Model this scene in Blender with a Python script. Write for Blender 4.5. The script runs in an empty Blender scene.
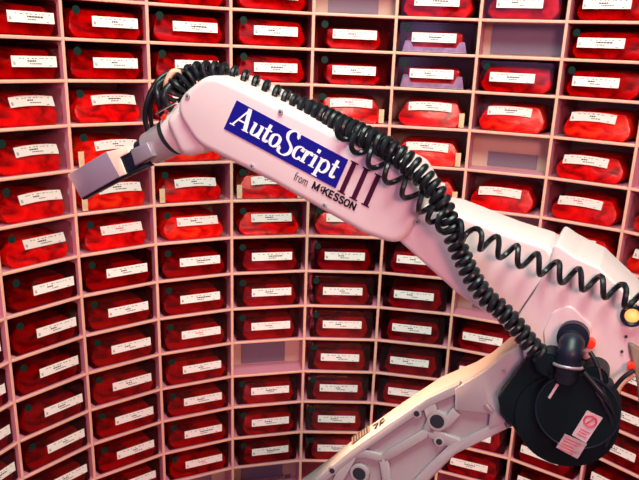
import bpy, bmesh, math, random
from mathutils import Vector, Matrix
random.seed(11)
SC = bpy.context.scene
COL = SC.collection

# ------------------------------------------------------------------ camera
CAMZ = 1.45
F, PITCH, ROLL = 767.3, 0.3410, 0.0410
PX, PY = 329.8, 323.7
CAM = Vector((0, 0, CAMZ))
_c, _s = math.cos(PITCH), math.sin(PITCH)
FWD = Vector((0, _c, -_s)); _up = Vector((0, _s, _c)); _rt = Vector((1, 0, 0))
_cr, _sr = math.cos(ROLL), math.sin(ROLL)
RT = _cr * _rt + _sr * _up
UP = -_sr * _rt + _cr * _up
cd = bpy.data.cameras.new('camera'); cam = bpy.data.objects.new('camera', cd); COL.objects.link(cam)
cam.matrix_world = Matrix(((RT.x, UP.x, -FWD.x, CAM.x), (RT.y, UP.y, -FWD.y, CAM.y), (RT.z, UP.z, -FWD.z, CAM.z), (0, 0, 0, 1)))
cd.sensor_width = 36; cd.lens = F / 639 * 36
cd.shift_x = -(PX - 319.5) / 639; cd.shift_y = (PY - 240) / 639
cd.clip_start = 0.02
SC.camera = cam

def proj(p):
    v = Vector(p) - CAM; d = v.dot(FWD)
    return PX + F * v.dot(RT) / d, PY - F * v.dot(UP) / d
def ray(px, py):
    return FWD + RT * ((px - PX) / F) - UP * ((py - PY) / F)
def on_plane(px, py, o, nrm):
    r = ray(px, py)
    return CAM + r * ((o - CAM).dot(nrm) / r.dot(nrm))

# ------------------------------------------------------------------ materials
def new_mat(name):
    m = bpy.data.materials.new(name); m.use_nodes = True
    nt = m.node_tree
    return m, nt, nt.nodes['Principled BSDF']
def mat(name, col, rough=0.5, metal=0.0, var=0.0, scale=20.0, bump=0.0, coat=0.0, spec=0.5):
    m, nt, b = new_mat(name)
    b.inputs['Roughness'].default_value = rough
    b.inputs['Metallic'].default_value = metal
    b.inputs['Coat Weight'].default_value = coat
    b.inputs['Specular IOR Level'].default_value = spec
    tc = nt.nodes.new('ShaderNodeTexCoord')
    nz = nt.nodes.new('ShaderNodeTexNoise'); nz.inputs['Scale'].default_value = scale
    nz.inputs['Detail'].default_value = 3
    nt.links.new(tc.outputs['Object'], nz.inputs['Vector'])
    cr = nt.nodes.new('ShaderNodeValToRGB')
    cr.color_ramp.elements[0].position = 0.3; cr.color_ramp.elements[1].position = 0.7
    cr.color_ramp.elements[0].color = tuple(max(0, c * (1 - var)) for c in col) + (1,)
    cr.color_ramp.elements[1].color = tuple(min(1, c * (1 + var)) for c in col) + (1,)
    nt.links.new(nz.outputs['Fac'], cr.inputs['Fac'])
    nt.links.new(cr.outputs['Color'], b.inputs['Base Color'])
    if bump:
        bp = nt.nodes.new('ShaderNodeBump'); bp.inputs['Strength'].default_value = bump; bp.inputs['Distance'].default_value = 0.004
        nt.links.new(nz.outputs['Fac'], bp.inputs['Height']); nt.links.new(bp.outputs['Normal'], b.inputs['Normal'])
    return m
def clear_mat(name, tint, refl=1.0, rough=0.06):
    m = bpy.data.materials.new(name); m.use_nodes = True
    nt = m.node_tree; nt.nodes.clear()
    out = nt.nodes.new('ShaderNodeOutputMaterial')
    tr = nt.nodes.new('ShaderNodeBsdfTransparent'); tr.inputs['Color'].default_value = tint + (1,)
    gl = nt.nodes.new('ShaderNodeBsdfGlossy'); gl.inputs['Roughness'].default_value = rough
    fr = nt.nodes.new('ShaderNodeFresnel'); fr.inputs['IOR'].default_value = 1.5
    mu = nt.nodes.new('ShaderNodeMath'); mu.operation = 'MULTIPLY'; mu.inputs[1].default_value = refl
    mx = nt.nodes.new('ShaderNodeMixShader')
    nt.links.new(fr.outputs[0], mu.inputs[0]); nt.links.new(mu.outputs[0], mx.inputs[0])
    nt.links.new(tr.outputs[0], mx.inputs[1]); nt.links.new(gl.outputs[0], mx.inputs[2])
    nt.links.new(mx.outputs[0], out.inputs[0])
    return m
def bag_mat(name, dark, mid, hot, seed):
    m, nt, b = new_mat(name)
    b.inputs['Roughness'].default_value = 0.30
    b.inputs['Coat Weight'].default_value = 0.05
    b.inputs['Specular IOR Level'].default_value = 0.22
    tc = nt.nodes.new('ShaderNodeTexCoord')
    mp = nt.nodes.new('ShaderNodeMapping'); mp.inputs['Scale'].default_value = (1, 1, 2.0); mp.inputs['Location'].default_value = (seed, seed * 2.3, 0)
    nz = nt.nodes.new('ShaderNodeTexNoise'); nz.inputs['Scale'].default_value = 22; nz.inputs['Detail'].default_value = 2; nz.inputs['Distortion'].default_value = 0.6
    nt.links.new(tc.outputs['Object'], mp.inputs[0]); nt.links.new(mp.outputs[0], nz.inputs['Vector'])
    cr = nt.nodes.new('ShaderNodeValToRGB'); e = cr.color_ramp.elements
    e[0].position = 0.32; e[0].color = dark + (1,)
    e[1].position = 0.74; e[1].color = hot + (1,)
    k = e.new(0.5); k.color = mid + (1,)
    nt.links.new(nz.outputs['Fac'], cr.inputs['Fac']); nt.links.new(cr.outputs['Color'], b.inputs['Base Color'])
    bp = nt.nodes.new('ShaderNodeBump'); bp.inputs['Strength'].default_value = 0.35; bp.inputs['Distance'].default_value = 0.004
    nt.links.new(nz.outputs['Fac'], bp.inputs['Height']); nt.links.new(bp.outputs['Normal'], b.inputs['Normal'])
    return m
M = {}
M['rack'] = mat('rack_shaded_face', (0.58, 0.20, 0.29), 0.38, var=0.05, scale=6)  # shade on the rack's inner faces put into a darker purple
M['edge'] = mat('rack_lit_edge', (0.82, 0.44, 0.33), 0.45, var=0.05, scale=30)  # same rack; brighter light on the front edges put into the colour
M['rack_back'] = mat('rack_back_panel', (0.54, 0.39, 0.30), 0.55, var=0.06, scale=5)
M['plate'] = mat('grey_plate', (0.19, 0.15, 0.20), 0.5, var=0.08, scale=8)
M['steel'] = mat('dull_steel', (0.28, 0.23, 0.28), 0.4, metal=0.3, var=0.06)
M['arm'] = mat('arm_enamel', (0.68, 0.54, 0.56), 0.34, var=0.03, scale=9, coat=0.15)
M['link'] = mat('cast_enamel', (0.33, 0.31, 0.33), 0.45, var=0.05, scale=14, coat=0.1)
M['groove'] = mat('panel_gap', (0.16, 0.08, 0.09), 0.7)
M['black'] = mat('black_rubber', (0.006, 0.008, 0.012), 0.36, var=0.2, scale=40, coat=0.04, spec=0.3)
M['motor'] = mat('motor_black', (0.002, 0.007, 0.010), 0.45, var=0.25, scale=12, spec=0.15)
M['navy'] = mat('plug_navy', (0.006, 0.009, 0.022), 0.42, var=0.2, spec=0.3)
M['hole'] = mat('bore_dark', (0.008, 0.012, 0.02), 0.6)
M['chrome'] = mat('chrome', (0.8, 0.78, 0.78), 0.15, metal=1.0)
M['collar'] = mat('collar_metal', (0.42, 0.34, 0.38), 0.3, metal=0.35, var=0.08, scale=30)
M['paddle'] = mat('paddle_grey', (0.23, 0.165, 0.235), 0.5, var=0.03)
M['cream'] = mat('cream_plastic', (0.86, 0.66, 0.53), 0.5)
M['blue'] = mat('sign_blue', (0.006, 0.006, 0.22), 0.5, spec=0.15)
M['white'] = mat('print_white', (0.92, 0.88, 0.90), 0.5)
M['maroon'] = mat('print_maroon', (0.050, 0.003, 0.028), 0.5, spec=0.2)
M['ink'] = mat('print_black', (0.010, 0.008, 0.014), 0.5, spec=0.2)
M['paper'] = mat('label_paper', (0.92, 0.84, 0.80), 0.6, var=0.02)
M['redink'] = mat('red_ink', (0.6, 0.05, 0.05), 0.6)
M['green'] = mat('green_dot', (0.001, 0.020, 0.015), 0.6, spec=0.2)
M['lit_side'] = mat('lit_side_buff', (0.80, 0.58, 0.36), 0.6, var=0.12, scale=80)  # light on the side of the clear cover, put into a buff colour
M['sticker'] = mat('sticker_pink', (0.50, 0.38, 0.42), 0.5, var=0.05, scale=60)
M['sticker_grey'] = mat('sticker_grey', (0.36, 0.26, 0.28), 0.5, var=0.2, scale=90)
M['pink_ink'] = mat('sticker_red', (0.50, 0.06, 0.09), 0.5)
M['bracket'] = mat('olive_bracket', (0.22, 0.15, 0.11), 0.5, var=0.2)
M['hose'] = mat('tan_hose', (0.62, 0.36, 0.25), 0.45)
M['redplug'] = mat('red_plug', (0.75, 0.03, 0.01), 0.35)
M['floor'] = mat('floor_vinyl', (0.30, 0.22, 0.22), 0.5, var=0.1)
m, nt, b = new_mat('lamp_amber'); M['amber'] = m
b.inputs['Base Color'].default_value = (1.0, 0.55, 0.15, 1); b.inputs['Roughness'].default_value = 0.12
b.inputs['Emission Color'].default_value = (1.0, 0.50, 0.14, 1); b.inputs['Emission Strength'].default_value = 0.9
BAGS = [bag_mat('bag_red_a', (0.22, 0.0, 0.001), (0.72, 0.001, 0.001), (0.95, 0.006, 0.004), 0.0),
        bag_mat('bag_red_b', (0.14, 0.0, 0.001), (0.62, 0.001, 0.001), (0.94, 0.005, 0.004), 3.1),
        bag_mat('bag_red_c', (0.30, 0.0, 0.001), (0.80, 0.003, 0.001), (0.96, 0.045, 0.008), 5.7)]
CLEAR = clear_mat('cover_clear', (1.0, 0.985, 0.985), 0.35)
REFLECT_RED = clear_mat('cover_reflection_red', (0.84, 0.34, 0.42), 0.6)  # clear plastic of the upper rows; its red reflections put into the tint
REFLECT_DARK = clear_mat('cover_reflection_dark', (0.66, 0.30, 0.42), 0.6)  # clear plastic of the lower rows; its dark reflections put into the tint
SILVER = clear_mat('cover_silvery', (0.90, 0.82, 0.95), 1.0, 0.12)
M['lilac'] = mat('lilac_tray', (0.50, 0.42, 0.52), 0.25, var=0.25, scale=60)

# ------------------------------------------------------------------ mesh helpers
def link_mesh(name, bm, m, parent=None, smooth=True, angle=40):
    bmesh.ops.recalc_face_normals(bm, faces=bm.faces[:])
    me = bpy.data.meshes.new(name); bm.to_mesh(me); bm.free()
    me.materials.append(m)
    o = bpy.data.objects.new(name, me); COL.objects.link(o)
    if smooth:
        me.shade_smooth(); me.set_sharp_from_angle(angle=math.radians(angle))
    if parent: o.parent = parent
    return o
def empty(name, loc, label, cat, group=None):
    o = bpy.data.objects.new(name, None); COL.objects.link(o); o.empty_display_size = 0.05
    o.location = loc; o['label'] = label; o['category'] = cat
    if group: o['group'] = group
    return o
def bx(bm, x0, x1, y0, y1, z0, z1, bev=0.0):
    vs = [bm.verts.new((x, y, z)) for x in (x0, x1) for y in (y0, y1) for z in (z0, z1)]
    fs = [bm.faces.new([vs[i] for i in f]) for f in ((0, 1, 3, 2), (4, 6, 7, 5), (0, 4, 5, 1), (2, 3, 7, 6), (0, 2, 6, 4), (1, 5, 7, 3))]
    if bev:
        es = {e for f in fs for e in f.edges}
        bmesh.ops.bevel(bm, geom=list(es), offset=bev, segments=2, affect='EDGES', clamp_overlap=True)
def prism(bm, front, depth, bev=0.0, seg=3, back_bev=True):
    """front: 3D points of the front outline; extruded along the vector depth"""
    a = [bm.verts.new(p) for p in front]; c = [bm.verts.new(Vector(p) + depth) for p in front]
    n = len(a)
    f1 = bm.faces.new(a); f2 = bm.faces.new(c[::-1])
    sides = [bm.faces.new((a[i], a[(i + 1) % n], c[(i + 1) % n], c[i])) for i in range(n)]
    bmesh.ops.recalc_face_normals(bm, faces=[f1, f2] + sides)
    if bev:
        es = set(f1.edges)
        if back_bev: es |= set(f2.edges)
        bmesh.ops.bevel(bm, geom=list(es), offset=bev, segments=seg, profile=0.5, affect='EDGES', clamp_overlap=True)
def catmull(pts, step):
    P = [Vector(p) for p in pts]; P = [2 * P[0] - P[1]] + P + [2 * P[-1] - P[-2]]
    out = []
    for i in range(1, len(P) - 2):
        n = max(2, int((P[i + 1] - P[i]).length / step))
        for k in range(n):
            t = k / n; a, b, c, d = P[i - 1], P[i], P[i + 1], P[i + 2]
            out.append(0.5 * ((2 * b) + (c - a) * t + (2 * a - 5 * b + 4 * c - d) * t * t + (3 * b - a - 3 * c + d) * t ** 3))
    out.append(P[-2]); return out
def frames(pts):
    n = len(pts); T = [(pts[min(i + 1, n - 1)] - pts[max(i - 1, 0)]).normalized() for i in range(n)]
    u = T[0].orthogonal().normalized(); fr = []
    for t in T:
        u = (u - t * u.dot(t)); u = u.normalized() if u.length > 1e-9 else t.orthogonal().normalized()
        fr.append((u.copy(), t.cross(u)))
    return fr
def tube(bm, pts, r, sides=8):
    fr = frames(pts); rings = []
    for i, (p, (u, v)) in enumerate(zip(pts, fr)):
        rr = r(i / (len(pts) - 1)) if callable(r) else r
        rings.append([bm.verts.new(p + (u * math.cos(a) + v * math.sin(a)) * rr) for a in [2 * math.pi * k / sides for k in range(sides)]])
    for a, c in zip(rings, rings[1:]):
        for k in range(sides):
            bm.faces.new((a[k], a[(k + 1) % sides], c[(k + 1) % sides], c[k]))
    bm.faces.new(rings[0][::-1]); bm.faces.new(rings[-1])
def coil(bm, path, pitch, R, r, ref, phase=0.0, sides=7, per=14):
    """coiled cord: helix of radius R(s) and pitch(s) wound about the smooth path"""
    P = catmull(path, 0.002)
    L = [0.0]
    for a, c in zip(P, P[1:]): L.append(L[-1] + (c - a).length)
    tot = L[-1]; ph = phase; pts = []; i = 0; s = 0.0
    while s < tot:
        while i < len(L) - 2 and L[i + 1] < s: i += 1
        t = (s - L[i]) / max(1e-9, L[i + 1] - L[i]); p = P[i].lerp(P[i + 1], t)
        tg = (P[min(i + 3, len(P) - 1)] - P[max(i - 3, 0)]).normalized()
        u = (ref - tg * ref.dot(tg)).normalized(); v = tg.cross(u)
        q = s / tot; RR = R(q) if callable(R) else R; pt = pitch(q) if callable(pitch) else pitch
        pts.append(p + (u * math.cos(ph) + v * math.sin(ph)) * RR)
        ph += 2 * math.pi / per; s += pt / per
    tube(bm, pts, r, sides)
def cyl(bm, a, b, r, seg=32, r2=None, bev=0.0, bseg=2):
    a, b = Vector(a), Vector(b); t = (b - a).normalized(); u = t.orthogonal().normalized(); v = t.cross(u)
    r2 = r if r2 is None else r2
    A = [bm.verts.new(a + (u * math.cos(k) + v * math.sin(k)) * r) for k in [2 * math.pi * i / seg for i in range(seg)]]
    B = [bm.verts.new(b + (u * math.cos(k) + v * math.sin(k)) * r2) for k in [2 * math.pi * i / seg for i in range(seg)]]
    f1 = bm.faces.new(A[::-1]); f2 = bm.faces.new(B)
    for i in range(seg): bm.faces.new((A[i], A[(i + 1) % seg], B[(i + 1) % seg], B[i]))
    if bev: bmesh.ops.bevel(bm, geom=list(set(f1.edges) | set(f2.edges)), offset=bev, segments=bseg, affect='EDGES', clamp_overlap=True)

# ------------------------------------------------------------------ setting
bm = bmesh.new(); bx(bm, -2.2, 2.2, -1.2, 3.0, -0.05, 0.0)
o = link_mesh('floor', bm, M['floor']); o['kind'] = 'structure'

# ------------------------------------------------------------------ the curved pigeonhole rack
W, RAD, TH0, AX, AY = 0.2, 0.841, -0.412, 0.077, 1.155
DTH = W / RAD
H = {0: 0.087, 1: 0.006, 2: -0.077, 3: -0.169, 4: -0.265, 5: -0.363, 6: -0.458, 7: -0.554, 8: -0.652, 9: -0.748, 10: -0.846, 11: -0.940, 12: -1.037}
H[-1] = 0.168; H[-2] = 0.250; H[13] = -1.131; H[14] = -1.226; H[15] = -1.321
H = {k: v + CAMZ for k, v in H.items()}
DEPTH = 0.19; T = 0.0070
def dpt(k, z, back=0.0):
    th = TH0 + (k - 3) * DTH
    return Vector((AX + (RAD + back) * math.sin(th), AY + (RAD + back) * math.cos(th), z))
KMIN, KMAX = -1, 9          # dividers
rack = empty('pigeonhole_rack', (AX, AY + RAD, 0), 'tall curved pink beige rack of small cubbyholes wrapping round the white robot arm', 'rack')
RI = Matrix.Translation(-Vector(rack.location))
def rk(bm): bmesh.ops.transform(bm, matrix=RI, verts=bm.verts[:]); return bm
for k in range(KMIN, KMAX + 1):
    th = TH0 + (k - 3) * DTH; bm = bmesh.new()
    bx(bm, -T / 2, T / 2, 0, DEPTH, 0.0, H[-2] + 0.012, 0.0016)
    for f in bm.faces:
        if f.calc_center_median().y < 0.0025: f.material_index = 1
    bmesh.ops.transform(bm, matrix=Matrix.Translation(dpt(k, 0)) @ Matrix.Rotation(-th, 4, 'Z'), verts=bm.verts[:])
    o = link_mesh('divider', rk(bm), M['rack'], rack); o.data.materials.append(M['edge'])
def cell_frame(k, z):
    a, c = dpt(k, z), dpt(k + 1, z); x = (c - a).normalized(); y = Vector((0, 0, 1)).cross(x)
    mid = (a + c) / 2
    return Matrix(((x.x, y.x, 0, mid.x), (x.y, y.y, 0, mid.y), (x.z, y.z, 1, mid.z), (0, 0, 0, 1)))
HALF = (dpt(0, 0) - dpt(1, 0)).length / 2
def shelf_bm(bm, k, j):
    a0, a1 = HALF - T / 2 * 0.9, HALF + DEPTH * math.tan(DTH / 2) - T / 2
    fr = [(-a0, 0.0005), (a0, 0.0005), (a1, DEPTH - 0.006), (-a1, DEPTH - 0.006)]
    mt = cell_frame(k, H[j])
    tmp = bmesh.new()
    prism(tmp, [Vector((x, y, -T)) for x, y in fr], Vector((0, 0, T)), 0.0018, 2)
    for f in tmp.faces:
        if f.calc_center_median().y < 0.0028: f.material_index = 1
    bmesh.ops.transform(tmp, matrix=mt, verts=tmp.verts[:])
    me = bpy.data.meshes.new('t'); tmp.to_mesh(me); tmp.free(); bm.from_mesh(me); bpy.data.meshes.remove(me)
RESTSH = bmesh.new()
def shelf_seen(k, j):
    c = proj(dpt(k, H[j]).lerp(dpt(k + 1, H[j]), 0.5))
    return -12 < c[0] < 651 and 0 <= c[1] <= 480
HIDDEN_SHELF = {(1, 4), (2, 2), (2, 3), (3, 3), (3, 4), (4, 4), (4, 5), (5, 5), (5, 6), (5, 12), (5, 13), (6, 6), (6, 7), (6, 10), (6, 11), (7, 6), (7, 7), (7, 8), (7, 9), (7, 10), (7, 11), (8, 7), (8, 8)}
for k in range(KMIN, KMAX):
    bm = bmesh.new()
    a1 = HALF + DEPTH * math.tan(DTH / 2)
    bx(bm, -a1, a1, DEPTH - 0.006, DEPTH + 0.004, 0.0, H[-2] + 0.012)
    bmesh.ops.transform(bm, matrix=cell_frame(k, 0), verts=bm.verts[:])
    link_mesh('back_panel', rk(bm), M['rack_back'], rack)
    for j in range(-2, 16):
        if shelf_seen(k, j) and (k, j) not in HIDDEN_SHELF:
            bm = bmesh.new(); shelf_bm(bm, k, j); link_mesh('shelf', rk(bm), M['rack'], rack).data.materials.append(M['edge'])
        else: shelf_bm(RESTSH, k, j)
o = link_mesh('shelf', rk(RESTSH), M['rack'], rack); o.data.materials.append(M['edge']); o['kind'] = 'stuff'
bm = bmesh.new()
for k in range(KMIN, KMAX):
    t2 = bmesh.new(); bx(t2, -HALF + 0.004, HALF - 0.004, 0.012, 0.024, 0.0, H[15] - T)
    bmesh.ops.transform(t2, matrix=cell_frame(k, 0), verts=t2.verts[:])
    me = bpy.data.meshes.new('t'); t2.to_mesh(me); t2.free(); bm.from_mesh(me); bpy.data.meshes.remove(me)
link_mesh('plinth', rk(bm), M['rack'], rack)

# ------------------------------------------------------------------ red bins
def bag_bm(seed, hh, w1=0.063, wide=0.0835):
    """soft red bag: narrow foot, fat middle, chamfered shoulders, its front leaning back a little"""
    rnd = random.Random(seed); bm = bmesh.new()
    w0 = wide
    prof = [(-w0 + 0.012, 0.001), (-w0 + 0.002, 0.012), (-w0, 0.022), (-w0 + 0.003, 0.032), (-w1, hh - 0.004), (-w1 + 0.006, hh), (-0.02, hh + 0.0015), (0.02, hh + 0.0012),
            (w1 - 0.006, hh), (w1, hh - 0.004), (w0 - 0.003, 0.032), (w0, 0.022), (w0 - 0.002, 0.012), (w0 - 0.012, 0.001)]
    lay = []
    for y, sc, dz in ((0.0075, 0.93, 0.86), (0.0105, 0.985, 0.97), (0.040, 1.0, 1.03), (0.12, 1.0, 1.05), (0.165, 0.96, 1.0)):
        ring = []
        for x, z in prof:
            yy = y + (z / hh) * 0.017 * (1 if y < 0.05 else 0.3)
            ring.append(bm.verts.new((x * sc + rnd.uniform(-.0012, .0012), yy, max(0.0008, z * (dz if z > 0.02 else 1)) + (rnd.uniform(-.001, .001) if z > 0.02 else 0))))
        lay.append(ring)
    n = len(prof)
    for a, c in zip(lay, lay[1:]):
        for i in range(n): bm.faces.new((a[i], a[(i + 1) % n], c[(i + 1) % n], c[i]))
    bm.faces.new(lay[0]); bm.faces.new(lay[-1][::-1])
    return bm
LX, LW, LH = 0.004, 0.0535, 0.0105      # label centre, half width, half height
def label_frame(z):
    if z < 0.0405: return Matrix.Translation((LX, 0.0010, z)) @ Matrix.Rotation(-0.05, 4, 'X')
    return Matrix.Translation((LX, 0.0060 + z / 0.056 * 0.016, z)) @ Matrix.Rotation(-math.radians(20), 4, 'X')
def label_bm(z, curve):
    bm = bmesh.new(); n = 8; top = []; bot = []
    for i in range(n + 1):
        x = -LW + 2 * LW * i / n; s = (i / n - 0.5) * 2; dz = curve * (1 - s * s)
        top.append((x, LH + dz)); bot.append((x, -LH + dz))
    prism(bm, [Vector((x, -0.0010, zz)) for x, zz in bot + top[::-1]], Vector((0, 0.0010, 0)))
    bmesh.ops.transform(bm, matrix=label_frame(z), verts=bm.verts[:]); return bm
def print_bm(z, seed, curve):
    rnd = random.Random(seed); bm = bmesh.new()
    def q(x, zz, w, h):
        zz += curve * (1 - (x / LW) ** 2)
        vs = [bm.verts.new((a, -0.0014, c)) for a, c in ((x, zz), (x + w, zz), (x + w, zz + h), (x, zz + h))]; bm.faces.new(vs)
    q(-LW + 0.004, -0.0058, 0.0012, 0.0062); q(-LW + 0.004, -0.0058, 0.0045, 0.0012); q(-LW + 0.0068, -0.004, 0.001, 0.004)
    x = -0.012 + rnd.uniform(-.008, .004)
    for _ in range(rnd.randint(3, 6)):
        w = rnd.uniform(0.003, 0.006); q(x, -0.0005, w, 0.0028); x += w + 0.0012
    x = -0.006 + rnd.uniform(-.006, .004)
    for _ in range(rnd.randint(3, 6)):
        w = rnd.uniform(0.002, 0.005); q(x, -0.0052, w, 0.0018); x += w + 0.0012
    x = -0.036
    while x < 0.03:
        w = rnd.uniform(0.002, 0.006); q(x, 0.0052, w, 0.0012); x += w + rnd.uniform(0.002, 0.008)
    q(0.040, 0.0055, 0.004, 0.0012); q(0.034, -0.0085, 0.006, 0.0010)
    bmesh.ops.transform(bm, matrix=label_frame(z), verts=bm.verts[:]); return bm
def cover_bm(hh):
    bm = bmesh.new(); bx(bm, -0.0865, 0.0865, 0.004, 0.166, 0.0003, hh, 0.003); return bm
def dot_bm(z):
    bm = bmesh.new(); cyl(bm, (-0.071, 0.0036, z), (-0.071, 0.0026, z), 0.0085, 20); return bm
def lit_side_bm(side):  # thin sliver added to paint the lit side of the cover
    bm = bmesh.new(); x0 = 0.072 if side > 0 else -0.085
    bx(bm, x0, x0 + 0.013, 0.0046, 0.0056, 0.002, 0.036); return bm
def tray_bm(h):
    bm = bmesh.new()
    prism(bm, [Vector(p) for p in ((-0.078, 0.0055, 0.0012), (0.078, 0.0055, 0.0012), (0.072, 0.0065, h), (0.060, 0.0065, h), (0.052, 0.0065, 0.012), (-0.052, 0.0065, 0.012), (-0.060, 0.0065, h), (-0.072, 0.0065, h))], Vector((0, 0.0012, 0)))
    return bm
PROTO = {}
def proto(key, fn, m, smooth=True):
    if key not in PROTO:
        o = link_mesh(key[0], fn(), m, smooth=smooth); PROTO[key] = o; return o
    o = PROTO[key].copy(); COL.objects.link(o); return o
EMPTY = {(4, -1), (6, 0), (6, 3), (6, 7), (3, 9), (3, 13), (2, 13)}
for k, j in sorted(EMPTY):
    cf = cell_frame(k, H[j + 1]); top = H[j] - T - H[j + 1]
    bm = bmesh.new(); bx(bm, -HALF - 0.006, HALF + 0.006, 0.074, 0.080, 0.0, top)
    bmesh.ops.transform(bm, matrix=cf, verts=bm.verts[:]); bp = link_mesh('back_plate', rk(bm), M['rack_back'], rack)
    bm = bmesh.new(); bx(bm, -0.086 if j == 0 else -0.064, 0.090 if j == 0 else 0.062, 0.071, 0.0745, 0.004, top - {(6, 3): 0.050, (6, 0): 0.003}.get((k, j), 0.016))
    bmesh.ops.transform(bm, matrix=cf, verts=bm.verts[:]); link_mesh('hatch', rk(bm), M['plate'], bp)
HIDDEN = {(3, 3), (4, 3), (4, 4), (4, 13), (5, 5), (5, 12), (5, 13), (6, 5), (6, 6), (6, 10), (6, 13), (7, 6), (7, 7), (7, 8), (7, 9), (7, 10), (8, 6), (8, 7)}
ORD = ['first', 'second', 'third', 'fourth', 'fifth', 'sixth', 'seventh', 'eighth', 'ninth', 'tenth', 'eleventh', 'twelfth', 'thirteenth']
LABELS = {}
for k_ in (0, 1):
    for j_ in range(0, 13): LABELS[k_, j_] = 'red bin %s down from the photo top in the %s column from left' % (ORD[j_], ORD[k_])
for k_, n_ in ((2, 2), (3, 2), (4, 3), (5, 4), (7, 5)):
    for j_ in range(n_): LABELS[k_, j_] = 'red bin %s down among the whole ones above the arm, %s column from the left' % (ORD[j_], ORD[k_])
for k_ in (2, 3, 5, 6, 7): LABELS[k_, -1] = 'red bin cut off by the top edge of the photo, %s column from the left' % ORD[k_]
LABELS[5, 0] = 'clear fronted bin with lilac tray and red pillow, upper of the two lilac ones'
LABELS[5, 1] = 'clear fronted bin with lilac tray and red pillow, lower of the two lilac ones'
LABELS[2, 2] = 'red bin glimpsed between the black wrist hoses at the left end of the forearm'
LABELS[2, 3] = 'red bin peeking out under the white wrist, right beside the metal collar'
LABELS[3, 2] = 'sliver of a red bin behind the coiled cord above the blue sign'
for j_ in range(4, 13): LABELS[2, j_] = '%s whole red bin below the white wrist in the third column from the left' % ORD[j_ - 4]
for k_ in (3, 4, 5): LABELS[k_, {3: 4, 4: 5, 5: 6}[k_]] = "red bin half covered by the forearm's lower edge in the %s column from the left" % ORD[k_]
for j_ in range(5, 9): LABELS[3, j_] = 'red bin %s of four between forearm and empty cubbyhole in the fourth column' % ORD[j_ - 5]
for j_ in range(10, 13): LABELS[3, j_] = 'red bin %s below the grey empty cubbyhole in the fourth column from the left' % ORD[j_ - 10]
for j_ in range(6, 12): LABELS[4, j_] = '%s whole red bin below the forearm in the fifth column from the left' % ORD[j_ - 6]
LABELS[4, 12] = 'red bin cut by the upper edge of the lower arm, fifth column from the left'
LABELS[5, 4] = 'red bin mostly hidden by the black cord just right of the III numeral'
for j_ in range(7, 10): LABELS[5, j_] = '%s whole red bin below the forearm in the sixth column from the left' % ORD[j_ - 7]
LABELS[5, 10] = 'red bin with its lower right corner behind the lower arm, sixth column from left'
LABELS[5, 11] = 'sliver of a red bin just above the dark vent of the lower arm'
LABELS[6, 1] = 'red bin just below the topmost empty cubbyhole in the seventh column'
LABELS[6, 2] = 'red bin just above the lower tan empty cubbyhole in the seventh column'
LABELS[6, 4] = 'red bin just below the tan empty cubbyhole, resting over the forearm'
LABELS[6, 8] = 'red bin between the thick coiled cord and the lower arm, seventh column'
LABELS[6, 9] = 'red bin mostly hidden by the lower arm near the black motor'
LABELS[6, 11] = 'red bin just below the lower arm, left of the black motor'
LABELS[6, 12] = 'second red bin below the lower arm, near the bottom edge of the photo'
LABELS[7, 5] = 'sliver of a red bin showing above the white elbow housing'
LABELS[7, 11] = 'red bin directly under the black round motor'
LABELS[7, 12] = 'second red bin under the black motor, cut by the bottom edge of the photo'
LABELS[8, 4] = 'red bin cut by the right edge of the photo, upper of two above the elbow'
LABELS[8, 5] = 'red bin cut by the right edge of the photo, lower of two above the elbow'
for j_ in range(8, 12): LABELS[8, j_] = 'red bin at the right edge beside the black motor, %s of four from the top' % ORD[j_ - 8]
for j_ in range(7, 11): LABELS[-1, j_] = 'red bin cut by the left edge of the photo, %s of four from the top' % ORD[j_ - 7]
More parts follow.
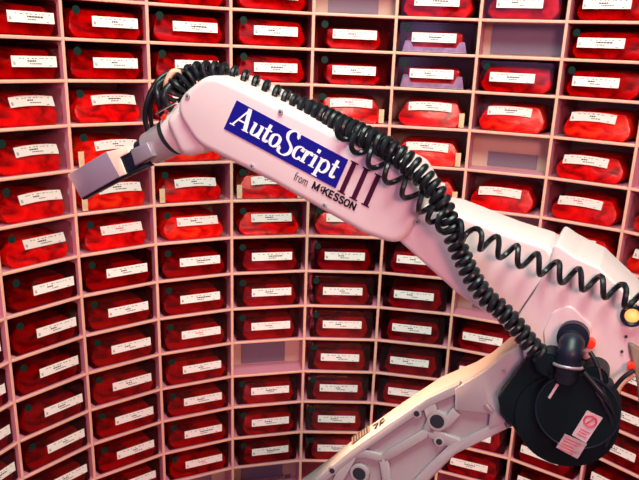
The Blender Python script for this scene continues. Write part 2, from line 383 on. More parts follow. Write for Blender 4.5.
def make_bin(k, j):
    small = j < 2
    tk = max(-1, min(1, (3.6 - k) / 3.6))
    cellh = (H[j] - T) - H[j + 1]
    lab = LABELS[k, j]
    mt = cell_frame(k, H[j + 1] + 0.0004)
    root = empty('red_bin', (0, 0, 0), lab, 'bin', 'red bins in the pigeonhole rack')
    root.matrix_world = mt @ Matrix.Translation((random.uniform(-0.002, 0.002) + 0.0045 * tk, random.uniform(0, 0.002), 0)) @ Matrix.Rotation(random.uniform(-0.02, 0.02), 4, 'Z')
    v = random.randrange(4); bi = random.choice((0, 0, 1, 1, 2)) if 2 <= j <= 5 else random.choice((0, 1, 1))
    up = j == 2
    lz = 0.034 if small else (0.046 if up else (0.043 if j <= 5 else 0.040))
    hh = 0.057 if small else (0.060 if up else 0.056)
    wide, w1 = (0.0835, 0.074) if small else ((0.0800, 0.064) if j <= 5 else (0.0835, 0.066))
    if k >= 3 and j >= 6: wide, w1, hh = 0.0735, 0.066, 0.054
    if small and j >= 0 and k in (4, 5): wide, w1, hh = 0.0690, 0.064, 0.047
    curve = 0.003 if j in (2, 3, 4) else 0.0
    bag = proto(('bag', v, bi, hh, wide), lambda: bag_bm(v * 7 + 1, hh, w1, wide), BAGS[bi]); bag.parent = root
    if k >= 3 and j >= 6: bag.location = (0.008 * tk + 0.003, 0, 0)
    lb = proto(('label', lz, curve), lambda: label_bm(lz, curve), M['paper'], False); lb.parent = root; lb.location = (0.0165 * tk, 0, 0)
    s = random.randrange(8)
    pr = proto(('print', lz, s, curve), lambda: print_bm(lz, s, curve), M['redink'] if s == 7 else M['ink'], False); pr.parent = lb
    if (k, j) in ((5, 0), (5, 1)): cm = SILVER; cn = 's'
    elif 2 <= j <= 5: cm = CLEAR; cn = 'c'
    elif j < 2: cm = REFLECT_RED; cn = 't'
    else: cm = REFLECT_DARK; cn = 'd'
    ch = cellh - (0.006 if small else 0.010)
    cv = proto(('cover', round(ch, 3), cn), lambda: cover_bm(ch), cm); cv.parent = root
    if (k, j) in ((5, 0), (5, 1)):
        t = link_mesh('tray', tray_bm(0.026 if j == 0 else 0.030), M['lilac']); t.parent = root
    if k <= 4 or j < 2:
        d = proto(('dot_sticker', round(ch, 3)), lambda: dot_bm(ch - 0.0135), M['green']); d.parent = root
    if k in (3, 4, 5) and j in (2, 3, 4):
        t = proto(('lit_side', 1), lambda: lit_side_bm(1), M['lit_side'], False); t.parent = root
    if k in (1, 2, 3) and j in (3, 4):
        t = proto(('lit_side', -1), lambda: lit_side_bm(-1), M['lit_side'], False); t.parent = root
    return root
def cell_px(k, j):
    a = cell_frame(k, H[j + 1]) @ Vector((0, 0.02, 0.04)); return proj(a)
CELLS = []
for k in range(KMIN, KMAX):
    for j in range(-1, 14):
        if (k, j) in EMPTY or (k, j) in HIDDEN or (k, j) not in LABELS: continue
        cs = [proj(cell_frame(k, H[j + 1]) @ Vector((x, 0.024, z))) for x in (-0.08, 0.08) for z in (0.004, 0.074 if j < 2 else 0.08)]
        x0, x1 = min(c[0] for c in cs), max(c[0] for c in cs); y0, y1 = min(c[1] for c in cs), max(c[1] for c in cs)
        if x1 < (-16 if k < 0 else 1) or x0 > 638 or y1 < 1 or y0 > 479: continue
        CELLS.append((k, j))
for k, j in CELLS: make_bin(k, j)

# ------------------------------------------------------------------ robot arm
NRM = Vector((-0.38, -1.0, 0.0)).normalized()        # the arm's broad side faces this way
O0 = Vector((0.0, 1.08, CAMZ))
def A(px, py, n=0.0): return on_plane(px, py, O0 + NRM * n, NRM)
U = Vector((0, 0, 1)).cross(NRM).normalized() * -1
if U.x < 0: U = -U
Z = Vector((0, 0, 1))
PXM = (A(330, 200) - A(331, 200)).length              # metres in one photo pixel at the arm
arm = empty('robot_arm', (AX, AY, 0), 'white jointed robot arm with blue sign and black coiled cords reaching across the rack', 'robot arm')
AI = Matrix.Translation(-Vector(arm.location))
def part(name, bm, m, parent=None, angle=40, smooth=True):
    bmesh.ops.transform(bm, matrix=AI, verts=bm.verts[:])
    return link_mesh(name, bm, m, parent or arm, smooth, angle)
def slab(name, pts, n0, n1, bev, m, parent=None, seg=4, angle=50):
    bm = bmesh.new(); prism(bm, [A(x, y, n0) for x, y in pts], -NRM * (n0 - n1), bev, seg)
    return part(name, bm, m, parent, angle)
def puck(bm, x, y, n1, n0, rad, seg=32, bev=0.0, bseg=2):
    p = A(x, y, n1); cyl(bm, p - NRM * (n1 - n0), p, rad, seg, bev=bev, bseg=bseg)
def rnd_poly(pts, r, seg=6):
    """round the corners of a pixel polygon; r may be one radius or one per corner"""
    out = []; n = len(pts)
    for i in range(n):
        p = Vector(pts[i]); a = Vector(pts[i - 1]) - p; b = Vector(pts[(i + 1) % n]) - p
        rr = r[i] if isinstance(r, (list, tuple)) else r
        if rr <= 0: out.append(tuple(p)); continue
        ang = a.angle(b); d = min(rr / math.tan(ang / 2), a.length * .48, b.length * .48)
        p0 = p + a.normalized() * d; p1 = p + b.normalized() * d
        for k in range(seg + 1):
            t = k / seg; out.append(tuple(p0 * (1 - t) ** 2 + p * 2 * t * (1 - t) + p1 * t * t))
    return out
# forearm casing with the sign
cover_pts = rnd_poly([(169, 103), (208, 72), (236, 84), (300, 115), (408, 168), (425, 200), (401, 248), (362, 234), (270, 182), (196, 145)],
                     [26, 34, 40, 60, 24, 22, 22, 30, 60, 40], 8)
casing = slab('forearm_casing', cover_pts, 0.0, -0.115, 0.016, M['arm'], seg=5)
# forearm tube running to the elbow
slab('forearm_tube', rnd_poly([(380, 200), (447, 209), (510, 234), (548, 246), (560, 262), (528, 350), (494, 320), (456, 294), (396, 240)], [10, 14, 20, 10, 20, 10, 20, 20, 10], 5),
     -0.012, -0.112, 0.022, M['arm'], seg=5)
# elbow housing
elbow = slab('elbow_housing', rnd_poly([(554, 242), (576, 257), (600, 268), (640, 306), (668, 334), (660, 356), (628, 372), (604, 398), (560, 410), (526, 368), (515, 320), (533, 294), (549, 265)],
     [5, 20, 10, 14, 20, 20, 14, 10, 20, 14, 24, 10, 10], 5), -0.006, -0.135, 0.016, M['arm'], seg=5)
slab('joint_boss', rnd_poly([(543, 332), (552, 312), (570, 305), (592, 325), (590, 352), (566, 366), (545, 352)], 9, 5), -0.003, -0.02, 0.0025, M['arm'], elbow)
slab('elbow_cap', rnd_poly([(556, 240), (606, 268), (600, 276), (554, 252)], 3, 3), -0.045, -0.150, 0.006, M['arm'], elbow)
bm = bmesh.new(); tube(bm, catmull([A(552, 262, -0.011), A(546, 274, -0.011), A(533, 293, -0.011), A(516, 318, -0.011)], 0.004), 0.0016, 6)
part('seam', bm, M['groove'], elbow)
# casing screws
for x, y in ((280, 112), (251.5, 166.5), (324, 205.5), (187, 96), (417, 222)):
    bm = bmesh.new(); puck(bm, x, y, 0.0025, -0.001, 0.0040, 16, 0.0008); s = part('screw', bm, M['link'], casing)
    bm = bmesh.new(); puck(bm, x, y, 0.0028, 0.0024, 0.0017, 6); part('screw_socket', bm, M['hole'], casing)

# --- sign on the casing
B0 = Vector((223.8, 128.6)); S_DIR = Vector((112.4, 60.0)).normalized(); T_DIR = Vector((12.6, -28.2)).normalized()
def sgn(s, t, n): p = B0 + S_DIR * s + T_DIR * t; return A(p.x, p.y, n)
bm = bmesh.new(); prism(bm, [sgn(*q, 0.0012) for q in ((0, 0), (126.5, 0), (126.5, 31), (0, 31))], -NRM * 0.0016)
plate = part('sign', bm, M['blue'], casing, smooth=False)
def ribbon(bm, pts, n, w0, w1=None, nib=None):
    """flat brush stroke in sign space; nib=(thick, thin) makes width follow direction like a broad pen"""
    P = [Vector(p) for p in pts]; N = len(P); L = []
    for i in range(N):
        t = (P[min(i + 1, N - 1)] - P[max(i - 1, 0)]).normalized(); nn = Vector((-t.y, t.x))
        if nib: w = nib[1] + (nib[0] - nib[1]) * abs(t.y) ** 1.3
        else: w = w0 + ((w0 if w1 is None else w1) - w0) * i / (N - 1)
        L.append((P[i] + nn * w / 2, P[i] - nn * w / 2))
    V = [(bm.verts.new(sgn(a.x, a.y, n)), bm.verts.new(sgn(c.x, c.y, n))) for a, c in L]
    for a, c in zip(V, V[1:]): bm.faces.new((a[0], c[0], c[1], a[1]))
def sm(pts, k=7):
    P = [Vector(p) for p in pts]; P = [2 * P[0] - P[1]] + P + [2 * P[-1] - P[-2]]; out = []
    for i in range(1, len(P) - 2):
        for q in range(k):
            t = q / k; a, b, c, d = P[i - 1], P[i], P[i + 1], P[i + 2]
            out.append(0.5 * ((2 * b) + (c - a) * t + (2 * a - 5 * b + 4 * c - d) * t * t + (3 * b - a - 3 * c + d) * t ** 3))
    out.append(P[-2]); return out
LET = {  # strokes: ('l', pts, width) straight, ('c', pts) broad-pen curve; x-height .56, cap 1
 'A': (0.86, [('l', [(.05, 0), (.46, 1)], .07), ('l', [(.43, 1.0), (.70, 0)], .19), ('l', [(.18, .34), (.60, .34)], .07), ('l', [(-.06, .025), (.18, .025)], .05), ('l', [(.54, .025), (.86, .025)], .05)]),
 'u': (0.60, [('l', [(.13, .58), (.13, .16)], .15), ('c', [(.13, .2), (.16, .07), (.27, .03), (.38, .10), (.44, .2)]), ('l', [(.47, .58), (.47, 0)], .15), ('l', [(.0, .56), (.18, .56)], .05), ('l', [(.34, .56), (.5, .56)], .05), ('l', [(.42, .025), (.62, .025)], .05)]),
 't': (0.40, [('l', [(.17, .82), (.17, .14)], .15), ('c', [(.17, .18), (.20, .05), (.28, .03), (.38, .12)]), ('l', [(0, .56), (.36, .56)], .06)]),
 'o': (0.56, [('c', [(.26, .58), (.10, .48), (.07, .29), (.12, .09), (.26, 0), (.40, .09), (.46, .29), (.42, .48), (.26, .58)])]),
 'S': (0.66, [('c', [(.60, .86), (.52, 1.02), (.36, 1.08), (.18, 1.0), (.10, .82), (.18, .62), (.36, .48), (.52, .32), (.54, .10), (.40, -.08), (.22, -.12), (.06, -.04), (.02, .14)]), ('l', [(.60, .80), (.60, 1.06)], .05), ('l', [(.02, .2), (.02, -.1)], .05)]),
 'c': (0.46, [('c', [(.40, .42), (.36, .55), (.25, .58), (.11, .48), (.07, .29), (.12, .09), (.25, .01), (.36, .05), (.42, .15)]), ('c', [(.37, .50), (.37, .40)])]),
 'r': (0.46, [('l', [(.13, .58), (.13, 0)], .15), ('c', [(.16, .38), (.22, .52), (.32, .57), (.40, .52)]), ('c', [(.37, .56), (.38, .44)]), ('l', [(0, .56), (.16, .56)], .05), ('l', [(.0, .025), (.28, .025)], .05)]),
 'i': (0.32, [('l', [(.13, .58), (.13, 0)], .15), ('l', [(.13, .70), (.13, .86)], .15), ('l', [(0, .56), (.16, .56)], .05), ('l', [(0, .025), (.28, .025)], .05)]),
 'p': (0.62, [('l', [(.13, .58), (.13, -.26)], .15), ('c', [(.16, .46), (.30, .58), (.45, .50), (.53, .30), (.46, .08), (.32, .01), (.17, .10)]), ('l', [(0, .56), (.16, .56)], .05), ('l', [(0, -.25), (.28, -.25)], .05)]),
}
bm = bmesh.new(); s0 = 4.6; EM = 22.6; BASE = 7.2; SK = 0.10
for ch in 'AutoScript':
    adv, st = LET[ch]
    for q in st:
        tr = lambda p: (s0 + (p[0] + p[1] * SK) * EM * 0.98, BASE + p[1] * EM)
        if q[0] == 'l': ribbon(bm, [tr(p) for p in q[1]], 0.0018, q[2] * EM)
        else: ribbon(bm, [tr(p) for p in sm(q[1])], 0.0018, 0, nib=(0.155 * EM, 0.05 * EM))
    s0 += adv * EM * 0.965
part('lettering', bm, M['white'], plate, smooth=False)
bm = bmesh.new()
for i in range(3):
    x = 131.0 + i * 13.6
    ribbon(bm, [(x + 2.6, -1.5), (x + 2.6, 32.0)], 0.0012, 5.0)
    ribbon(bm, [(x - 1.8, 31.6), (x + 7, 31.6)], 0.0012, 1.4); ribbon(bm, [(x - 1.8, -1.1), (x + 7, -1.1)], 0.0012, 1.4)
part('numeral', bm, M['maroon'], casing, smooth=False)
def text_mesh(body, h, s, t, n, squeeze=1.0, bold=0.0, shear=0.0, thin=None):
    cu = bpy.data.curves.new('txt', 'FONT'); cu.body = body; cu.size = 1.0; cu.offset = bold; cu.shear = shear
    ob = bpy.data.objects.new('txt', cu); COL.objects.link(ob)
    dg = bpy.context.evaluated_depsgraph_get(); me = bpy.data.meshes.new_from_object(ob.evaluated_get(dg))
    bm = bmesh.new(); bm.from_mesh(me)
    for v in bm.verts: v.co = sgn(s + v.co.x * h * squeeze, t + v.co.y * h, n)
    bpy.data.objects.remove(ob); bpy.data.curves.remove(cu); bpy.data.meshes.remove(me)
    return bm
part('lettering', text_mesh('from', 12.5, 84, -12.2, 0.0012, 0.62, 0.0), M['ink'], casing, smooth=False)
CAPS = {'M': (1.0, [[(.1, 0), (.1, 1)], [(.1, .95), (.42, .1)], [(.42, .1), (.74, .95)], [(.74, 1), (.74, 0)]]), 'K': (.74, [[(.1, 0), (.1, 1)], [(.62, 1), (.14, .42)], [(.28, .58), (.66, 0)]]),
        'E': (.64, [[(.1, 0), (.1, 1)], [(.1, .91), (.56, .91)], [(.1, .5), (.5, .5)], [(.1, .09), (.56, .09)]]), 'N': (.80, [[(.1, 0), (.1, 1)], [(.1, .95), (.62, .05)], [(.62, 0), (.62, 1)]]),
        'S': (.68, [sm([(.56, .74), (.48, .88), (.32, .92), (.15, .84), (.13, .66), (.32, .53), (.52, .40), (.54, .20), (.38, .08), (.20, .09), (.09, .27)])]),
        'O': (.78, [sm([(.36, .92), (.16, .80), (.09, .5), (.16, .2), (.36, .08), (.56, .2), (.63, .5), (.56, .8), (.36, .92)])]),
        'c': (.52, [sm([(.44, .98), (.30, 1.06), (.14, .94), (.10, .76), (.16, .58), (.32, .48), (.45, .58)], 4), [(.10, .34), (.44, .34)]])}
bm = bmesh.new(); sx = 104.3
for ch in 'McKESSON':
    adv, st = CAPS[ch]; hx, hy = (8.8, 7.8) if ch != 'c' else (6.2, 6.4)
    for q in st: ribbon(bm, [(sx + p[0] * hx, -11.4 + p[1] * hy) for p in q], 0.0012, 1.75 if ch != 'c' else 1.1)
    sx += adv * hx * 0.985
part('lettering', bm, M['ink'], casing, smooth=False)

# --- wrist and gripper
def ax(px, py, n): return A(px, py, n)
bm = bmesh.new(); cyl(bm, A(206, 116, -0.058), A(176, 135, -0.058), 0.040, 40, 0.034, bev=0.006, bseg=3)
wrist = part('wrist', bm, M['arm'])
slab('wrist_fairing', rnd_poly([(162, 119), (183, 104), (212, 130), (203, 152), (181, 159)], 12, 6), -0.010, -0.10, 0.020, M['arm'], wrist)
bm = bmesh.new(); cyl(bm, A(176, 134, -0.058), A(171, 137.5, -0.058), 0.0300, 36); part('gasket', bm, M['hole'], wrist)
bm = bmesh.new(); cyl(bm, A(172.5, 136.5, -0.058), A(151, 148.5, -0.058), 0.0295, 40, 0.026, bev=0.002); part('collar', bm, M['collar'], wrist)
bm = bmesh.new(); cyl(bm, A(152, 148, -0.058), A(142, 153.5, -0.058), 0.021, 30, bev=0.002); part('coupling', bm, M['navy'], wrist)
grip = slab('gripper', [(130, 149.5), (147, 142.5), (153, 156), (134.5, 166)], -0.022, -0.060, 0.002, M['steel'], seg=2)
slab('bracket', [(119.5, 157), (131, 150), (139, 167), (126, 173.5)], -0.028, -0.058, 0.002, M['navy'], grip, 2)
slab('mount', rnd_poly([(104, 152.5), (127, 147), (129, 152.5), (119.5, 157.5), (126, 174), (118.5, 177.5)], 0.6, 2), -0.026, -0.044, 0.001, M['cream'], grip, 2)
slab('paddle', [(67.5, 175), (106, 151.5), (119.4, 176.5), (81, 198.5)], -0.025, -0.036, 0.001, M['paddle'], grip, 2)
slab('shadow_strip', [(81, 198.5), (119.4, 177.5), (146, 163), (150, 166), (121, 180), (83, 200)], -0.028, -0.042, 0.0005, M['black'], grip, 1)  # black strip painted in as the shadow along the paddle's lower edge
# hoses and leads at the wrist
def lead(name, pts, r, m, parent=None, sides=10):
    bm = bmesh.new(); tube(bm, catmull([A(*p) for p in pts], 0.003), r, sides); return part(name, bm, m, parent)
lead('hose', [(148, 133, -.05), (145, 118, -.045), (147, 103, -.04), (153, 88, -.045), (163, 76, -.06), (178, 71, -.08), (196, 72, -.09)], 0.0042, M['black'], wrist)
lead('hose', [(152, 128, -.06), (150, 112, -.05), (153, 98, -.05), (160, 84, -.05), (172, 77, -.07), (190, 76, -.08)], 0.0036, M['black'], wrist)
lead('hose', [(163, 122, -.05), (161, 110, -.04), (158, 97, -.03), (157, 86, -.04), (168, 78, -.06)], 0.0050, M['black'], wrist)
lead('hose', [(176, 112, -.05), (168, 106, -.035), (164, 96, -.03), (170, 86, -.04), (184, 80, -.06)], 0.0060, M['black'], wrist)
lead('hose', [(166, 92, -.05), (167, 82, -.045), (173, 72, -.05), (181, 73, -.06)], 0.0048, M['hose'], wrist)
bm = bmesh.new(); coil(bm, [A(172, 96, -.05), A(178, 86, -.05), A(188, 79, -.06), A(196, 76, -.07)], 0.010, 0.014, 0.0036, NRM); part('hose', bm, M['black'], wrist)
lead('rod', [(156, 113.5, -.03), (167, 107, -.03), (177, 101.5, -.03)], 0.0020, M['chrome'], wrist)
lead('stop', [(162, 119, -.03), (165, 115, -.03)], 0.003, M['redplug'], wrist)

# --- coiled cords
px = PXM
path1 = [A(176, 82, -.085), A(188, 74, -.080), A(204, 70, -.070), A(230, 74, -.055), A(262, 88, -.05), A(290, 102, -.045), A(318, 114, -.035), A(342, 126, -.018), A(364, 136, -.002), A(385, 147, .010), A(402, 158, .016), A(418, 172, .020),
         A(434, 190, .022), A(446, 212, .022), A(452, 233, .020), A(461, 254, .020), A(472, 277, .020), A(486, 297, .020), A(500, 309, .020), A(516, 326, .020), A(531, 345, .020), A(545, 358, .018), A(556, 366, .018)]
bm = bmesh.new()
def pit(q): return (12.5 - 4.6 * min(1, max(0, (q - 0.24) / 0.12)) - (0.3 if q > 0.62 else 0)) * px
coil(bm, path1, pit, lambda q: (6.4 + 1.5 * min(1, q / .4) - 1.4 * min(1, max(0, (q - .58) / .1))) * px, 2.95 * px, NRM, sides=8, per=16)
part('coiled_cord', bm, M['black'])
path2 = [A(338, 126, .004), A(352, 139, .012), A(364, 151, .018), A(376, 162, .020), A(390, 175, .022), A(406, 189, .022), A(420, 202, .024), A(434, 214, .026), A(450, 226, .034), A(464, 233, .030), A(478, 239, .020), A(496, 246, .014), A(516, 255, .014), A(536, 263, .014), A(556, 271, .012), A(577, 278, .012), A(597, 285, .012), A(617, 292, .012), A(634, 300, .012), A(660, 306, .014)]
bm = bmesh.new()
def pit2(q): return (20.0 if q < .33 else (12 if q < .40 else 18.4)) * px
coil(bm, path2, pit2, lambda q: (6.6 if q < .36 else 7.8) * px, 2.5 * px, Z, per=20)
part('coiled_cord', bm, M['black'])

# --- elbow plug, lamp and leads
bm = bmesh.new(); puck(bm, 572.5, 339, 0.016, -0.004, 13.5 * px, 32, 0.003); sock = part('socket', bm, M['navy'], elbow)
bm = bmesh.new(); tube(bm, catmull([A(572, 341, .014), A(571.5, 346, .030), A(570, 355, .038), A(568, 366, .036), A(566, 378, .030)], 0.003), lambda t: (10.8 - 0.9 * (math.sin(t * 26) > 0.3)) * px, 20); part('plug', bm, M['navy'], sock)
bm = bmesh.new(); tube(bm, [A(568, 366, .036) + (U * math.cos(a) + Vector((NRM.x, NRM.y, 0.25)).normalized() * math.sin(a)) * 11.5 * px for a in [2 * math.pi * i / 30 for i in range(31)]], 0.0022, 8); part('clamp_ring', bm, M['steel'], sock)
bm = bmesh.new(); puck(bm, 590.5, 345, .012, -0.004, 4.0 * px, 18, 0.002); part('red_cap', bm, M['redplug'], elbow)
bm = bmesh.new(); tube(bm, [A(632.5, 314, -.006) + (U * math.cos(a) + Z * math.sin(a)) * 8.0 * px + NRM * 0.008 for a in [2 * math.pi * i / 36 for i in range(37)]], 1.9 * px, 8)
ring = part('lamp_ring', bm, M['navy'], elbow)
bm = bmesh.new(); bmesh.ops.create_uvsphere(bm, u_segments=28, v_segments=14, radius=7.4 * px)
bmesh.ops.transform(bm, matrix=Matrix.Translation(A(632.5, 314, -0.004)) @ NRM.to_track_quat('Z', 'Y').to_matrix().to_4x4() @ Matrix.Scale(0.55, 4, (0, 0, 1)), verts=bm.verts[:])
part('lamp_lens', bm, M['amber'], ring)

# --- black elbow motor
slab('motor_bracket', rnd_poly([(527, 357), (560, 352), (600, 372), (612, 400), (600, 440), (540, 452), (519, 437), (512, 427), (500, 414), (497, 397)], 4, 3), 0.012, -0.085, 0.006, M['motor'])
bm = bmesh.new(); puck(bm, 566, 421, 0.018, -0.06, 44.5 * px, 56, 0.006, 3)
motor = part('motor', bm, M['motor'])
bm = bmesh.new(); puck(bm, 577, 412, 0.036, 0.010, 35.5 * px, 56, 0.003, 3); cap = part('motor_cap', bm, M['motor'], motor)
bm = bmesh.new(); tube(bm, [A(577, 412, 0.0358) + (U * math.cos(a) + Z * math.sin(a)) * 34.6 * px for a in [2 * math.pi * i / 60 for i in range(61)]], 0.0012, 6); part('rim', bm, M['navy'], cap)
for (xy, r) in (((548, 366), 12), ((594, 380), 13), ((603, 396), 9), ((560, 372), 14)):
    bm = bmesh.new(); puck(bm, xy[0], xy[1], 0.034, -0.01, r * px * .9, 24, 0.003); part('connector', bm, M['motor'], motor)
lead('motor_lead', [(590, 352, .02), (596, 362, .026), (600, 374, .030), (604, 392, .034), (606, 412, .034)], 0.0030, M['black'], motor)
lead('motor_lead', [(584, 372, .04), (596, 386, .044), (606, 398, .044), (614, 414, .034), (612, 432, .02)], 0.0034, M['black'], motor)
lead('motor_lead', [(608, 398, .02), (616, 386, .02), (624, 377, .02), (634, 370, .016)], 0.0030, M['black'], motor)
lead('motor_lead', [(596, 392, .038), (604, 404, .040), (612, 424, .034), (606, 446, .016)], 0.0026, M['navy'], motor)
lead('lead_clip', [(599, 368, .034), (600.5, 374, .035), (602, 380, .036)], 0.0016, M['chrome'], motor)
lead('hose', [(634, 374, .0), (622, 384, .0), (617, 394, .0), (616, 405, .0), (610, 416, -.01)], 0.0034, M['hose'], motor)
slab('side_bracket', rnd_poly([(627, 341), (646, 352), (660, 400), (650, 440), (640, 420), (637, 385)], 3, 2), 0.0, -0.06, 0.003, M['bracket'], elbow, 2)
bm = bmesh.new(); puck(bm, 631, 368, .010, -.012, 3.2 * px, 16, 0.001); part('red_cap', bm, M['redplug'], elbow)
for x, y in ((622, 352), (626, 337)):
    bm = bmesh.new(); puck(bm, x, y, -.003, -.008, 0.0018, 10); part('screw', bm, M['hole'], elbow)
# stickers
def flat(name, pts, n, m, parent):
    bm = bmesh.new(); prism(bm, [A(x, y, n) for x, y in pts], -NRM * 0.0008); return part(name, bm, m, parent, smooth=False)
st = flat('warning_sticker', [(587, 410.5), (602.8, 418), (586, 443), (571.8, 435)], 0.0372, M['sticker'], cap)
bm = bmesh.new(); c0 = A(590.3, 421, 0.0376)
tube(bm, [c0 + (U * math.cos(a) + Z * math.sin(a)) * 5.0 * px for a in [2 * math.pi * i / 24 for i in range(25)]], 0.9 * px, 5)
tube(bm, [c0 + (U * .7 + Z * .7) * -4.6 * px, c0, c0 + (U * .7 + Z * .7) * 4.6 * px], 0.8 * px, 5)
for i in range(3):
    q = Vector((576.5, 433)) + Vector((3.3, -4.6)) * (i * .52); d = Vector((11.0, 5.6))
    tube(bm, [A(q.x + d.x * t, q.y + d.y * t, 0.0374) for t in (0.05, 0.5, 0.9 - .15 * (i % 2))], 0.45 * px, 4)
part('sticker_print', bm, M['pink_ink'], st)
st = flat('data_sticker', [(564.8, 434), (587, 444), (577.6, 459), (556, 447.5)], 0.0372, M['sticker_grey'], cap)
bm = bmesh.new()
for i in range(5):
    q = Vector((564.5, 437)) + Vector((-1.6, 2.6)) * i; d = Vector((18, 8.3))
    tube(bm, [A(q.x + d.x * t, q.y + d.y * t, 0.0374) for t in (0.03, 0.5, 0.95 - .12 * (i % 3))], 0.4 * px, 4)
part('sticker_print', bm, M['pink_ink'], st)
flat('bar_tag', [(556.5, 383.5), (559, 385), (550, 399), (548, 397.5)], 0.0372, M['sticker'], cap)

# --- cast upper arm link
TOPF = [(196, 566), (314, 480), (351.6, 449), (386.6, 424.5), (427, 398), (465, 382), (482, 372), (500, 357), (519, 345)]
BOTF = [(527, 357), (499, 396), (500, 415), (512, 427), (487, 439), (455, 455), (432, 478), (400, 512), (352, 565), (280, 630)]
linkF = -0.022
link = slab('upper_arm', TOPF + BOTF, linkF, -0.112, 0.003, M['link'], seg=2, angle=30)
def strip(name, line, w, n0, n1, bev=0.0009, m='link'):
    P = [Vector(p) for p in line]; a = []; b = []
    for i in range(len(P)):
        t = (P[min(i + 1, len(P) - 1)] - P[max(i - 1, 0)]).normalized(); nn = Vector((-t.y, t.x)); a.append(P[i] + nn * w / 2); b.append(P[i] - nn * w / 2)
    return slab(name, [tuple(q) for q in a + b[::-1]], n0, n1, bev, M[m], link, 2)
strip('rim', [(236, 544), (316, 484), (354, 453), (389, 428.5), (429, 402), (460, 388)], 8, -0.013, -0.03)
strip('rim', [(260, 582), (346, 560), (396, 507), (428, 473), (451, 450.5), (484, 434.5), (504, 424)], 10, -0.013, -0.03)
slab('web', rnd_poly([(455, 389), (482, 373), (518, 347), (526, 358), (498, 396), (500, 414), (507, 422), (488, 430), (490, 414), (470, 412), (455, 410)], 2, 2), -0.012, -0.03, 0.0012, M['link'], link, 2)
for line, w in (([(383, 459), (405, 446), (428, 432)], 7), ([(428, 432), (433, 420), (428, 402)], 10), ([(428, 432), (446, 440), (462, 447)], 8), ([(436, 421), (446, 424), (456, 412)], 8),
                ([(383, 459), (364, 454), (352, 455)], 6), ([(383, 459), (386, 476), (388, 510)], 7), ([(352, 455), (338, 480), (330, 520)], 8)):
    strip('rib', line, w * 1.25, -0.0135, -0.03)
for x, y, r, hr in ((437, 421.5, 10.5, 7.2), (359, 474, 10.5, 7.2), (416.6, 413.8, 5, 3), (439, 442, 5.5, 3.2), (332, 471, 5, 3)):
    bm = bmesh.new(); puck(bm, x, y, -0.0125, -0.03, r * px, 28, 0.001); bs = part('boss', bm, M['link'], link)
    bm = bmesh.new(); puck(bm, x, y, -0.0120, -0.02, hr * px, 28); part('bore', bm, M['hole'], bs)
bm = bmesh.new(); tube(bm, [A(486, 404, -.012), A(489, 408, -.011), A(492, 411.5, -.012)], 2.6 * px, 10); part('bolt', bm, M['steel'], link)
bm = bmesh.new(); puck(bm, 504, 371, -0.010, -0.016, 2.2 * px, 12); part('bolt', bm, M['collar'], link)
# markings on the upper face of the link
def top_pt(px_, py_):
    a, b = A(351.6, 449, linkF), A(427, 398, linkF); nr = (b - a).cross(NRM).normalized()
    if nr.z < 0: nr = -nr
    return on_plane(px_, py_, a + nr * 0.0008, nr)
def mark(name, polys, m):
    bm = bmesh.new()
    for pl in polys: bm.faces.new([bm.verts.new(top_pt(*q)) for q in pl])
    return part(name, bm, m, link, smooth=False)
z8 = lambda pts: [(270 + x / 3.43, 340 + y / 3.43) for x, y in pts]
mark('vent', [z8([(279, 333), (340, 291), (341, 315), (280, 359)])], M['hole'])
bmv = [z8([(281 + i * 9, 335 - i * 6.3), (284 + i * 9, 333 - i * 6.3), (285 + i * 9, 353 - i * 6.3), (282 + i * 9, 355 - i * 6.3)]) for i in range(7)]
bm = bmesh.new()
for pl in bmv: bm.faces.new([bm.verts.new(top_pt(*q) + Z * 0.0005) for q in pl])
part('vent_slat', bm, M['bracket'], link, smooth=False)
mark('emblem', [z8(q) for q in ([(352, 292), (372, 281), (371, 287), (353, 297)], [(362, 294), (372, 287), (364, 306), (356, 306)], [(376, 276), (384, 272), (381, 294), (374, 298)],
                               [(380, 284), (396, 272), (399, 278), (384, 290)], [(384, 270), (392, 266), (390, 274), (384, 276)])], M['ink'])
mark('emblem', [z8(q) for q in ([(30, 462), (46, 458), (46, 466), (30, 472)], [(50, 462), (72, 458), (70, 472), (52, 476)])], M['ink'])
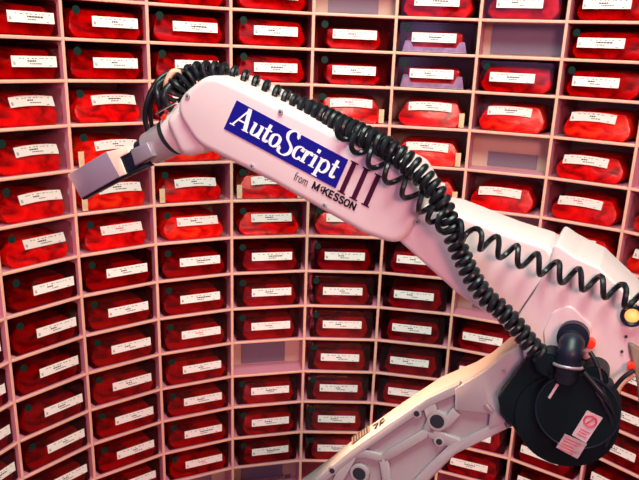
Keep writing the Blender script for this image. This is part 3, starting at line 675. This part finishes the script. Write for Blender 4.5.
# shoulder and pedestal carrying the arm, below the frame
bm = bmesh.new(); puck(bm, 240, 596, -0.004, -0.24, 0.090, 48, 0.01); shoulder = part('shoulder', bm, M['arm'])
sc = A(240, 596, -0.17)
bm = bmesh.new(); cyl(bm, Vector((sc.x, sc.y, 0.0)), Vector((sc.x, sc.y, 0.05)), 0.19, 48, bev=0.006); cyl(bm, Vector((sc.x, sc.y, 0.05)), Vector((sc.x, sc.y, sc.z - 0.03)), 0.12, 48, 0.075)
part('pedestal', bm, M['arm'])

# ------------------------------------------------------------------ light
def area(name, loc, target, size, power, col, size_y=None):
    l = bpy.data.lights.new(name, 'AREA'); l.energy = power; l.color = col; l.shape = 'RECTANGLE'; l.size = size; l.size_y = size_y or size
    o = bpy.data.objects.new(name, l); COL.objects.link(o); o.location = loc
    o.rotation_euler = (Vector(target) - Vector(loc)).to_track_quat('-Z', 'Y').to_euler(); return o
area('ceiling_light', (0.15, 0.42, CAMZ + 1.4), (0.1, 1.5, CAMZ - 0.1), 0.9, 74, (0.80, 1.0, 0.82))
area('pink_fill', (0.6, -2.6, CAMZ + 0.9), (0.1, 1.6, CAMZ - 0.2), 0.8, 118, (1.0, 0.40, 0.38))  # added fill for pink light bounced off the red bins, no fixture
area('side_light', (-1.3, -0.9, CAMZ + 0.3), (0.2, 1.6, CAMZ - 0.4), 1.4, 12, (0.70, 0.45, 1.0))
sl = bpy.data.lights.new('link_fill_spot', 'SPOT'); sl.energy = 230; sl.color = (1.0, 0.52, 0.28); sl.spot_size = math.radians(22); sl.spot_blend = 0.5; sl.shadow_soft_size = 0.06  # added spot without a fixture, brightens the upper face of the link
so = bpy.data.objects.new('link_fill_spot', sl); COL.objects.link(so); so.location = (-0.64, 1.39, CAMZ - 0.19)
so.rotation_euler = (A(415, 405, -0.09) - so.location).to_track_quat('-Z', 'Y').to_euler()
w = bpy.data.worlds.new('world'); SC.world = w; w.use_nodes = True
bg = w.node_tree.nodes['Background']; bg.inputs[0].default_value = (0.50, 0.12, 0.18, 1); bg.inputs[1].default_value = 0.12
SC.view_settings.view_transform = 'Standard'; SC.view_settings.look = 'None'; SC.view_settings.gamma = 1; SC.view_settings.exposure = 0.0
